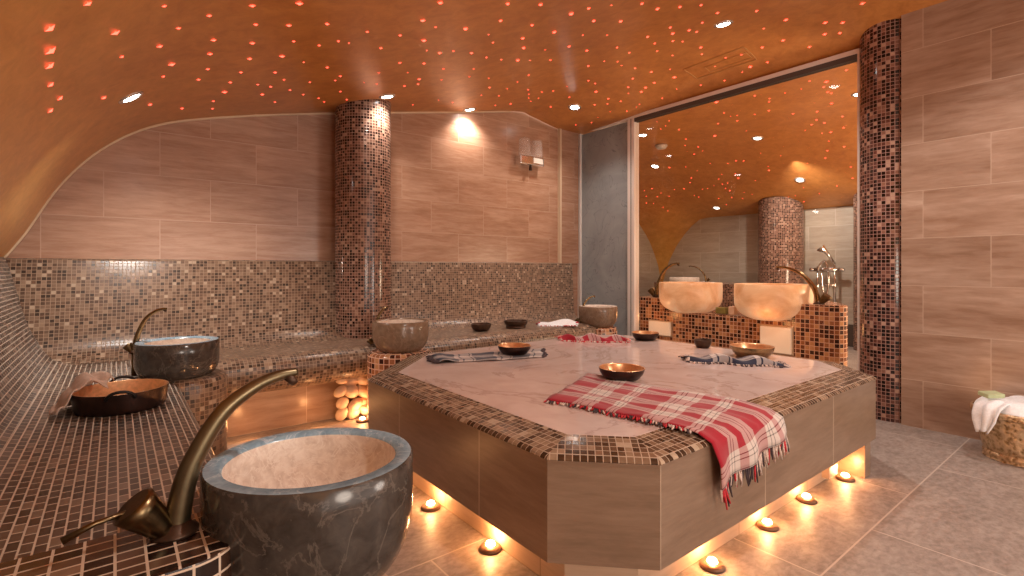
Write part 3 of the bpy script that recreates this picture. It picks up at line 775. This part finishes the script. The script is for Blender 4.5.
bot2 = [tuple(Vector(bot[i]).lerp(Vector(bot[i + 1]), t)) for i in range(len(bot) - 1) for t in (0, .5)]
part('fringe', fringe(bot2, [(0, -.05, -1)] * len(bot2), .055, [0, 0, 0, 1, 2], .0030), [M['pale_fringe'], M['red_fringe'], M['dark_fringe']], ro)
side = [rows[j][0] for j in range(0, 34)]; side2 = [tuple(Vector(side[i]).lerp(Vector(side[i + 1]), t)) for i in range(len(side) - 1) for t in (0, .5)]
part('fringe', fringe(side2, [(-.75, -.55, -.05)] * len(side2), .030, [0, 1, 0, 1, 2], .0032), [M['pale_fringe'], M['red_fringe'], M['dark_fringe']], ro)

# flat blue checked towel
bt = thing('checked_towel', 'flat navy and white checked towel under a copper bowl on the platform', 'towel', (1.75, 2.35, ZT))
A, B, C_, D = Vector((1.425, 2.57)), Vector((1.36, 2.36)), Vector((1.93, 2.155)), Vector((2.10, 2.36))
rows = []
for j in range(21):
    v = j / 20; row = []
    for i in range(25):
        u = i / 24
        p = (A * (1 - u) + D * u) * (1 - v) + (B * (1 - u) + C_ * u) * v
        row.append((p.x + .008 * math.sin(9 * v + 2 * u), p.y + .01 * math.sin(8 * u), ZT + .003 + abs(wr(u, v, .004)) + .012 * math.exp(-((u - .06) / .06) ** 2)))
    rows.append(row)
o = part('cloth', MB().grid(rows, uvs=lambda j, i: (i / 24 * .62, j / 20 * .24)), M['plaid_blue'], bt)
s2 = o.modifiers.new('cloth thickness', 'SOLIDIFY'); s2.thickness = .003; s2.offset = 1
e1 = [rows[j][0] for j in range(21)]; e2 = [rows[j][-1] for j in range(21)]
part('fringe', fringe(e1, [(-.9, .3, -.02)] * 21, .04, [0], .005), [M['dark_fringe']], bt)
part('fringe', fringe(e2, [(.9, -.3, -.02)] * 21, .025, [0], .004), [M['dark_fringe']], bt)

# crumpled cloths: low ridged heaps
def heap(a, b_, w, h, label, mat, fmats, uvs=(.45, .25), seed=1, base=ZT, name='checked_towel', folds=5.0, cat='towel', fr=.03):
    r_ = random.Random(seed); a = Vector(a); b_ = Vector(b_); ax = (b_ - a); Ln = ax.length; ax.normalize(); nr = Vector((-ax.y, ax.x))
    mid = (a + b_) / 2
    t = thing(name, label, cat, (mid.x, mid.y, base))
    ph = [r_.uniform(0, 6) for _ in range(4)]
    n, m_ = 36, 16; rows = []
    for j in range(m_ + 1):
        v = j / m_; row = []
        for i in range(n + 1):
            u = i / n
            s_ = math.sin(PI * v) ** .7
            wid = w * (1 + .18 * math.sin(folds * u * 2 + ph[0]))
            p = a + ax * (Ln * (u + .02 * math.sin(6 * v + ph[1]))) + nr * ((v - .5) * wid + .012 * math.sin(folds * 3 * u + ph[2]))
            z = base + .003 + h * s_ * (.72 + .28 * math.sin(folds * 3.1 * u + 3 * v + ph[3])) * (1 - .35 * abs(2 * u - 1) ** 4)
            row.append((p.x, p.y, z))
        rows.append(row)
    part('cloth', MB().grid(rows, uvs=lambda j, i: (i / n * uvs[0], j / m_ * uvs[1])), mat, t)
    pts = [rows[0][i] for i in range(n + 1)]
    pts = [tuple(Vector(pts[i]).lerp(Vector(pts[i + 1]), q)) for i in range(n) for q in (0, .5)]
    part('fringe', fringe(pts, [(-nr.x, -nr.y, -.05)] * len(pts), fr, list(range(len(fmats))), .004, rnd=random.Random(seed)), fmats, t)
    for row_k, sg in ((0, -1), (n, 1)):
        pe_ = [rows[j][row_k] for j in range(m_ + 1)]
        part('fringe', fringe(pe_, [(ax.x * sg, ax.y * sg, -.25)] * len(pe_), fr, list(range(len(fmats))), .004, rnd=random.Random(seed + 5)), fmats, t)
    return t
heap((2.50, 1.60), (2.76, 1.22), .10, .042, 'crumpled navy checked towel in front of the light bronze bowl', M['plaid_blue'], [M['dark_fringe'], M['pale_fringe']], seed=4)
heap((2.50, 2.60), (2.80, 2.28), .09, .05, 'crumpled red fringed towel at the back of the platform', M['plaid_red'], [M['red_fringe'], M['pale_fringe']], seed=9, fr=.035)
heap((3.05, 3.47), (3.32, 3.29), .13, .055, 'rolled white towel with red ends on the back bench near the far basin', M['towel_white'], [M['red_fringe'], M['towel_white']], seed=6, base=.476, name='white_towel', folds=2.0, fr=.025)
# cloth lying over the pan's left rim
def sheet(fn, nu, nv, name, label, cat, loc, mat, thick=.004):
    rows = [[fn(i / nu, j / nv) for i in range(nu + 1)] for j in range(nv + 1)]
    o = single(name, MB().grid(rows), mat, label, cat, loc)
    s_ = o.modifiers.new('cloth thickness', 'SOLIDIFY'); s_.thickness = thick; s_.offset = 1
    return o
def pan_cloth(u, v):
    # u: from inside the pan over the rim and down to the seat; v: along the rim
    ang = 2.15 + 1.5 * v; d = Vector((math.cos(ang), math.sin(ang)))
    rr = interp(u, [(0, .045), (.35, .13), (.5, .148), (.62, .165), (1, .20)]); zz = interp(u, [(0, .095), (.25, .125), (.5, .09), (.62, .06), (1, .012)])
    zz += .010 * math.sin(11 * v + 3 * u) + .008 * math.sin(17 * u + 5 * v)
    return (pc[0] + d.x * rr, pc[1] + d.y * rr, pc[2] + max(.004, zz))
sheet(pan_cloth, 26, 22, 'cloth', 'crumpled cream cloth hanging over the rim of the copper pan', 'cloth', (-.1, 2.45, .476), M['towel_cream'])

# ------------------------------------------------------------------ brass bucket by the right wall
kc = (3.725, .425, 0)
bk_ = thing('brass_bucket', 'embossed brass bucket on the floor by the right wall holding a towel', 'bucket', kc)
prof = smooth_pts([(.001, 0), (.128, 0), (.135, .01), (.138, .03), (.132, .042), (.140, .06), (.156, .15), (.168, .215), (.170, .225), (.180, .232), (.181, .255), (.172, .262)], 3)
prof = [(r * 1.13, z) for r, z in prof]
part('body', MB().lathe(prof, kc, 56, caps=False), M['brass_emboss'], bk_)
part('inside', MB().lathe([(.194, .262), (.187, .258), (.145, .02), (.001, .018)], kc, 48, caps=False), M['bronze_light'], bk_)
def tw(u, v):
    # u across the opening, v along the screen-left to right
    x = -.20 + .40 * u; y = -.19 + .38 * v
    r_ = math.hypot(x, y * 1.05)
    z = .275 + .055 * math.exp(-((x - .02) ** 2 + (y + .06) ** 2) / .012) + .022 * math.sin(14 * u + 5 * v) * math.sin(9 * v + 1) 
    if r_ > .155: z -= (r_ - .155) * .7
    q_ = min(1, .185 / max(r_, .001)); x *= q_; y *= q_
    ca, sa = .786, -.618   # turned so that the loose corner hangs towards the platform
    return (kc[0] + x * ca - y * sa * 1, kc[1] + x * sa + y * ca, max(.235, z))
def tw2(u, v):
    w_ = interp(u, [(0, 1.0), (.5, .75), (.75, .6), (1, .25)])
    ang = 2.62 + .75 * (v - .5) * w_; base_r = interp(u, [(0, .10), (.35, .18), (.5, .217), (.65, .232), (1, .238)])
    z = interp(u, [(0, .30), (.3, .305), (.5, .285), (.65, .25), (1, .165)]) + .006 * math.sin(13 * v + 4 * u) - .02 * abs(v - .5)
    r_ = base_r + .014 * math.sin(v * 13) * min(1, 2 * u)
    return (kc[0] + r_ * math.cos(ang), kc[1] + r_ * math.sin(ang), z)
wt = thing('white_towel', 'white towel bundled in the brass bucket with one corner hanging out', 'towel', (kc[0], kc[1], .26))
mb = MB().grid([[tw(i / 30, j / 30) for i in range(31)] for j in range(31)])
o = part('towel_top', mb, M['towel_white'], wt)
mb = MB().grid([[tw2(i / 24, j / 20) for i in range(25)] for j in range(21)])
o2 = part('towel_corner', mb, M['towel_white'], wt)
for q in (o, o2):
    s_ = q.modifiers.new('cloth thickness', 'SOLIDIFY'); s_.thickness = .008; s_.offset = 1
sp = (kc[0] - .075, kc[1] + .11, .318)
sb = MB().box(-.048, .048, -.03, .03, 0, .024); R3 = Matrix.Rotation(-.62, 3, 'Z') @ Matrix.Rotation(.12, 3, 'X')
sb.v = [tuple(Vector(sp) + R3 @ Vector(p)) for p in sb.v]
single('soap_bar', sb, M['soap_green'], 'pale green soap bar lying on the white towel in the brass bucket', 'soap', sp, bevel=.006)

# ------------------------------------------------------------------ ceiling lights
SPOTS1 = [(.062, 3.10, 'downlight low on the left curve of the ceiling'), (1.58, 3.50, 'downlight just in front of the back column top'), (2.57, 3.90, 'downlight against the middle of the back wall'),
          (3.52, 3.49, 'downlight near the far corner above the frosted pane'), (3.18, 1.77, 'downlight nearest the viewer, beside the ceiling hatch')]
SPOTS2 = [(4.75, 3.62, 'leftmost downlight seen through the glass', 'spot_lens'), (5.82, 4.23, 'second downlight from the left seen through the glass', 'spot_lens'), (5.07, 1.58, 'downlight at the right edge of the glass', 'spot_lens'),
          (5.62, 2.73, 'dim downlight in the middle of the far room ceiling', 'spot_dim'), (6.66, 2.71, 'dim downlight low on the far ceiling slope, right side', 'spot_dim'), (7.08, 4.05, 'dim downlight low on the far ceiling slope above the arch', 'spot_dim')]
def normal(fn, x, y, e=.02):
    dzx = (fn(x + e, y) - fn(x - e, y)) / (2 * e); dzy = (fn(x, y + e) - fn(x, y - e)) / (2 * e)
    n = Vector((dzx, dzy, -1)); n.normalize(); return n     # points down into the room
def downlight(fn, x, y, label, lens='spot_lens', r=.041):  # lens drawn oversize to take in the glare around the lamp
    z = fn(x, y); n = normal(fn, x, y)
    t = thing('ceiling_downlight', label, 'light', (x, y, z), 'recessed ceiling downlights')
    Q = n.to_track_quat('Z', 'Y').to_matrix()
    def place(mb): mb.v = [tuple(Vector((x, y, z)) + Q @ Vector(p)) for p in mb.v]; return mb
    part('ring', place(MB().lathe([(r * 1.5, -.01), (r * 1.5, .004), (r * 1.1, .008), (r, .003)], (0, 0, 0), 24, caps=False)), M['spot_ring'], t)
    part('lens', place(MB().lathe([(r * 1.02, .002), (r * .8, .007), (.001, .009)], (0, 0, 0), 24, caps=False)), M[lens], t)
    return t
COOL = (1, .90, .80)
for i, (x, y, lab) in enumerate(SPOTS1):
    downlight(zc, x, y, lab)
    z = zc(x, y); n = normal(zc, x, y)
    p = Vector((x, y, z)) + n * .03
    lamp('downlight_or_fill', 'SPOT', tuple(p), (55, 22, 30, 36, 80)[i], COOL, .025, aim=tuple(p + n * .4 + Vector((0, .35 if i < 3 else 0, -1))), size=125, blend=.9)
for i, (x, y, lab, lens) in enumerate(SPOTS2):
    downlight(zc2, x, y, lab, lens)
    if lens == 'spot_lens':
        p = Vector((x, y, zc2(x, y) - .04)); lamp('downlight_or_fill', 'SPOT', tuple(p), 38, COOL, .03, aim=tuple(p - Vector((0, 0, 1))), size=140, blend=.9)
lamp('downlight_or_fill', 'SPOT', (6.2, 2.6, zc2(6.2, 2.6) - .04), 80, (1, .96, .9), .03, aim=(6.9, 2.6, .9), size=130, blend=.8)  # white spot without a fitting, aimed at the far wall
lamp('downlight_or_fill', 'SPOT', (3.25, .25, zc(3.25, .25) - .04), 55, (1, .94, .90), .03, aim=(3.5, .5, 0), size=110, blend=.8)  # unseen spot added out of view for more overhead light
lamp('downlight_or_fill', 'SPOT', (1.1, .35, zc(1.1, .35) - .03), 60, (1, .88, .78), .03, aim=(.9, .9, 0), size=120, blend=.8)  # another added overhead spot, unseen and without a fitting
lamp('fill_lamp', 'POINT', (.6, -1.3, .9), 58, (1, .84, .70), .35)  # unseen soft lamp added behind the camera as fill
lamp('fill_lamp', 'POINT', (2.9, -1.2, .8), 56, (1, .87, .76), .35)  # second added fill behind the camera, farther right
lamp('fill_lamp', 'POINT', (5.4, .5, .8), 120, (1, .76, .54), .3)  # added out of view to brighten the far room
for x_ in (.6, 1.0): lamp('bench_glow', 'POINT', (x_, 3.22, .10), .8, WARM, .02)
lamp('bench_glow', 'POINT', (.40, 2.2, .06), 1.0, WARM, .02)
lamp('bench_glow', 'POINT', (.62, 1.12, .05), .7, WARM, .02)
sdx = (5.23, 3.71); zz = zc2(*sdx)
single('smoke_detector', MB().lathe([(.07, 0), (.07, -.02), (.05, -.045), (.001, -.05)], (sdx[0], sdx[1], zz), 28), M['white_plastic'], 'round white smoke detector on the ceiling beyond the glass', 'detector', (sdx[0], sdx[1], zz))
# access hatch outline in the ceiling
ht = thing('ceiling_hatch', 'thin rectangular hatch outline in the ceiling near the glass head', 'hatch', (3.80, 2.15, 2.6))
def loop_on(pts, r):
    P = []
    for (a, b_) in zip(pts, pts[1:] + pts[:1]):
        for k in range(6):
            x = a[0] + (b_[0] - a[0]) * k / 6; y = a[1] + (b_[1] - a[1]) * k / 6; P.append((x, y, zc(x, y) - .004))
    return MB().tube(P, r, 6, closed=True)
part('outer_line', loop_on([(3.72, 2.42), (3.92, 2.42), (3.92, 1.91), (3.70, 1.90)], .0035), M['ceiling_line'], ht)
part('inner_line', loop_on([(3.80, 2.28), (3.89, 2.28), (3.88, 1.93), (3.79, 1.93)], .0025), M['ceiling_line'], ht)

# ------------------------------------------------------------------ star lights
def star_mesh(r=.0125):  # four rays put the glare of each light into its shape
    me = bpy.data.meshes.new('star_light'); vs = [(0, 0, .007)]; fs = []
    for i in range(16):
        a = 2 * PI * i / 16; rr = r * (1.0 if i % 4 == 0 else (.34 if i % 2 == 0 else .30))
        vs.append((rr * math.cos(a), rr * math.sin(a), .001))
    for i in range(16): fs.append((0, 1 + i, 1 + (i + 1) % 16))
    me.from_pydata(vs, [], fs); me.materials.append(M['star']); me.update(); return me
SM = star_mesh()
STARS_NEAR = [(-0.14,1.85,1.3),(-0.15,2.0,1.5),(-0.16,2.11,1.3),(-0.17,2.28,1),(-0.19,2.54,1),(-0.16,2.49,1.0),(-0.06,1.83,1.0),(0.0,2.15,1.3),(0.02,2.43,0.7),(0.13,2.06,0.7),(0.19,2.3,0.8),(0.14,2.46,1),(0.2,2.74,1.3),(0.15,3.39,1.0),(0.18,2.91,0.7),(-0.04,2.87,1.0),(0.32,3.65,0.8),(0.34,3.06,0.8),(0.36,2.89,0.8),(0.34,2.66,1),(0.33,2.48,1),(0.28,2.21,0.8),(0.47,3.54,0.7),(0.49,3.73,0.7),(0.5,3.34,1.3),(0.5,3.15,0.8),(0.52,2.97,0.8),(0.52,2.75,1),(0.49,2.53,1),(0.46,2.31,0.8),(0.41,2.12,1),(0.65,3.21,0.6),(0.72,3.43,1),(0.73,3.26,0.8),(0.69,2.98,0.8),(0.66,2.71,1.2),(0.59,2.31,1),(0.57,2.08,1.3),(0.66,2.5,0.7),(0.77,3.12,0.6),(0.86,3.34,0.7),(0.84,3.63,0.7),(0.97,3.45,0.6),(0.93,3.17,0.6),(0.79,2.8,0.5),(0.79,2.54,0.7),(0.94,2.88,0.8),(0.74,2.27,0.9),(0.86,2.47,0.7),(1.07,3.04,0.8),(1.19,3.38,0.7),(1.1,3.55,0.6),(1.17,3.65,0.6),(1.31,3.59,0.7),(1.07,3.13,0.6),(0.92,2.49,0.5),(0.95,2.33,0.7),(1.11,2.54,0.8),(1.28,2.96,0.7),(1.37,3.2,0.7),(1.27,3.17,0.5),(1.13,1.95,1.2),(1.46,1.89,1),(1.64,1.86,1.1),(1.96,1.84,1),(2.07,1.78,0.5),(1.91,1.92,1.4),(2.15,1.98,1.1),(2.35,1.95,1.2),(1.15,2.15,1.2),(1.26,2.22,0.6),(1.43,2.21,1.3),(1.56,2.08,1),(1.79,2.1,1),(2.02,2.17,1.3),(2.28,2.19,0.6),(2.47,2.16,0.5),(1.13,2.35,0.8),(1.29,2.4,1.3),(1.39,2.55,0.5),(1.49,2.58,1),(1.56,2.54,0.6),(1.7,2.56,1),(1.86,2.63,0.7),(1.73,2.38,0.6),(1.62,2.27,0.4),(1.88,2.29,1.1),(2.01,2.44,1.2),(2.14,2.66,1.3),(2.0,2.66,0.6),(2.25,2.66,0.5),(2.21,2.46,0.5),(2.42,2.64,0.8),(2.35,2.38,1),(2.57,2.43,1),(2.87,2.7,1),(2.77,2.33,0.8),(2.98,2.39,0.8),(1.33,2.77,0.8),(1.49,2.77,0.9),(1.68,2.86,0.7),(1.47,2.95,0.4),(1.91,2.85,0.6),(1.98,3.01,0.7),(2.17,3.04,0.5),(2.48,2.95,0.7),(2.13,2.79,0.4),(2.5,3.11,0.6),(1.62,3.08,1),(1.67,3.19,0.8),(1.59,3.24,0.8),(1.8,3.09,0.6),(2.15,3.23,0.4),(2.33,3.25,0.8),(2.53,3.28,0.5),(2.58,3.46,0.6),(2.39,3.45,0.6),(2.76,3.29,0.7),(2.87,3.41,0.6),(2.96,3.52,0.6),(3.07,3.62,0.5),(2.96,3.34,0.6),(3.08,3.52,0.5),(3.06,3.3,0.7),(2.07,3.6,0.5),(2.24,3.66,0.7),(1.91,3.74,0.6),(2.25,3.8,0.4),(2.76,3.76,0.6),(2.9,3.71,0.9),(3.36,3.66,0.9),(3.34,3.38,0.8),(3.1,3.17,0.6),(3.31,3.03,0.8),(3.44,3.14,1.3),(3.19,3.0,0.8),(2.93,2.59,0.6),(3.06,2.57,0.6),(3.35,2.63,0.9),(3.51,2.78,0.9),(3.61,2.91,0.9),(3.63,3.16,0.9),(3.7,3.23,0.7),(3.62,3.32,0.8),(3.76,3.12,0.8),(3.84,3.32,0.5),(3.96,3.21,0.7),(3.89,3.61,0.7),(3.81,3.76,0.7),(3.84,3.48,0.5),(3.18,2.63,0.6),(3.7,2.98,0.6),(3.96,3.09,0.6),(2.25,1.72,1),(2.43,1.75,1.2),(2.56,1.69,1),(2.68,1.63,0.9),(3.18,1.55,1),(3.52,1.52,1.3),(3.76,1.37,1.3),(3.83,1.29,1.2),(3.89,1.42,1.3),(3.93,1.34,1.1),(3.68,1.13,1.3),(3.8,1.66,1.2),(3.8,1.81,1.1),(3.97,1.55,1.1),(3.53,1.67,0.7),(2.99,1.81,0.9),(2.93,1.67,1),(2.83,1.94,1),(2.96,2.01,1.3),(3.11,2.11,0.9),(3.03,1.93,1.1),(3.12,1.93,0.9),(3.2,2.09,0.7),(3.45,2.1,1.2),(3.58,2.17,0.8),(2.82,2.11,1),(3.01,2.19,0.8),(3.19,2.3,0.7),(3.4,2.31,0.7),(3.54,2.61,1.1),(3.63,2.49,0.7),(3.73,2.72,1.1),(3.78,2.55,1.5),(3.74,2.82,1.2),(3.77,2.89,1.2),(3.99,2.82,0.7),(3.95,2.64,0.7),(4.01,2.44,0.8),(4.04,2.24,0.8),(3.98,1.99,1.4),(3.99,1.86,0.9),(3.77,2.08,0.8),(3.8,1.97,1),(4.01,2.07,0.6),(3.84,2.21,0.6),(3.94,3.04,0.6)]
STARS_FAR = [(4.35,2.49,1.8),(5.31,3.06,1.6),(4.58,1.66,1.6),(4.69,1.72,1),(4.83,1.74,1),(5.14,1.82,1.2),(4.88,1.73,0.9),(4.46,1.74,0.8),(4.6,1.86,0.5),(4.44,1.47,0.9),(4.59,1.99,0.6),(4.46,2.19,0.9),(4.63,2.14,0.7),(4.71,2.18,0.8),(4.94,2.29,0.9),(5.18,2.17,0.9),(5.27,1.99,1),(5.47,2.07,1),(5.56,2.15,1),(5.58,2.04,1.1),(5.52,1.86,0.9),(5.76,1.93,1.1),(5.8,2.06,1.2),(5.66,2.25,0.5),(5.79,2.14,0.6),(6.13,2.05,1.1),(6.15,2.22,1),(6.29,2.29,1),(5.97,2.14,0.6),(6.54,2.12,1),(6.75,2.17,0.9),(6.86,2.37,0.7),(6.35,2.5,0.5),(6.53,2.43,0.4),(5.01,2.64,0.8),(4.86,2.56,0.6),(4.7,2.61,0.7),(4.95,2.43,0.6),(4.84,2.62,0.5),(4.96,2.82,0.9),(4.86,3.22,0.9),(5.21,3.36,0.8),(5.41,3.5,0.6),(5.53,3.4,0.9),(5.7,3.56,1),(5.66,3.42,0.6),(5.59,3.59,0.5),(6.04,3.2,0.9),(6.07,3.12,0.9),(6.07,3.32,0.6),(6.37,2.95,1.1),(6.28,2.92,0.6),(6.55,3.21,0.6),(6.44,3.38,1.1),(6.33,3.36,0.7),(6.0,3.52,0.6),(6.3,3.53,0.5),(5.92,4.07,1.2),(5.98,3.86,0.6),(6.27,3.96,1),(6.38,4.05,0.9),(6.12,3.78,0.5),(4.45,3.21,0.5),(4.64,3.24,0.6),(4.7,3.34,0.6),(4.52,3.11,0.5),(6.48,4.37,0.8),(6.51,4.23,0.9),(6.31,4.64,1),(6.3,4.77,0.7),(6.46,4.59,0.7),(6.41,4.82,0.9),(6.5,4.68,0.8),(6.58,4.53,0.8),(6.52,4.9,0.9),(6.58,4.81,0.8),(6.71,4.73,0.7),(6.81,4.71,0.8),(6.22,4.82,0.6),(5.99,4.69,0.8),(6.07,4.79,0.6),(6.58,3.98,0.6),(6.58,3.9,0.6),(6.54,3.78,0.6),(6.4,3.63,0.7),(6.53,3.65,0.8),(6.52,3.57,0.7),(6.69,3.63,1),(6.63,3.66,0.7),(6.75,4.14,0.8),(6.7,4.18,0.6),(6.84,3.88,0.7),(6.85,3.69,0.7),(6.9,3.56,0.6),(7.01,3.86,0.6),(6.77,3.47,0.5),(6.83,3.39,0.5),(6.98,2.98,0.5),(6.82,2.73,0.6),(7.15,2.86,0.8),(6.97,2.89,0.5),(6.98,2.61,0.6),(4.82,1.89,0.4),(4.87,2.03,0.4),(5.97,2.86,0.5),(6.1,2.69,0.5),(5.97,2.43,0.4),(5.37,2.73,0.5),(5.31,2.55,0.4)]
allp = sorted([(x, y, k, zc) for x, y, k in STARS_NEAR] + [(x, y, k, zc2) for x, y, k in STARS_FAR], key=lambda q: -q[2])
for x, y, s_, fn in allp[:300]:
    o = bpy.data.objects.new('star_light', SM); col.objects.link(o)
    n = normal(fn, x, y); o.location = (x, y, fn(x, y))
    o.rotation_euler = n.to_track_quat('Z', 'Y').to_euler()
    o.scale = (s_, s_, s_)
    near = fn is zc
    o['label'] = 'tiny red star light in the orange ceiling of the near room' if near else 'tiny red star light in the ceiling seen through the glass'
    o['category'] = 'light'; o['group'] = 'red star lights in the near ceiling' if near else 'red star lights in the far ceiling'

# ------------------------------------------------------------------ world, camera
w = bpy.data.worlds.new('world'); sc.world = w; w.use_nodes = True
bg = next(n for n in w.node_tree.nodes if n.type == 'BACKGROUND')
bg.inputs[0].default_value = (1.0, .88, .79, 1); bg.inputs[1].default_value = 1.4
cam = bpy.data.cameras.new('camera'); co = bpy.data.objects.new('camera', cam); col.objects.link(co)
cam.sensor_width = 36; cam.lens = 505 / 1024 * 36; cam.shift_y = -20 / 1024; cam.clip_start = .02
co.location = (0, 0, 1.0); co.rotation_euler = (PI / 2, 0, -math.atan(397 / 505.))
sc.camera = co
sc.view_settings.view_transform = 'Standard'
sc.view_settings.exposure = 0.0
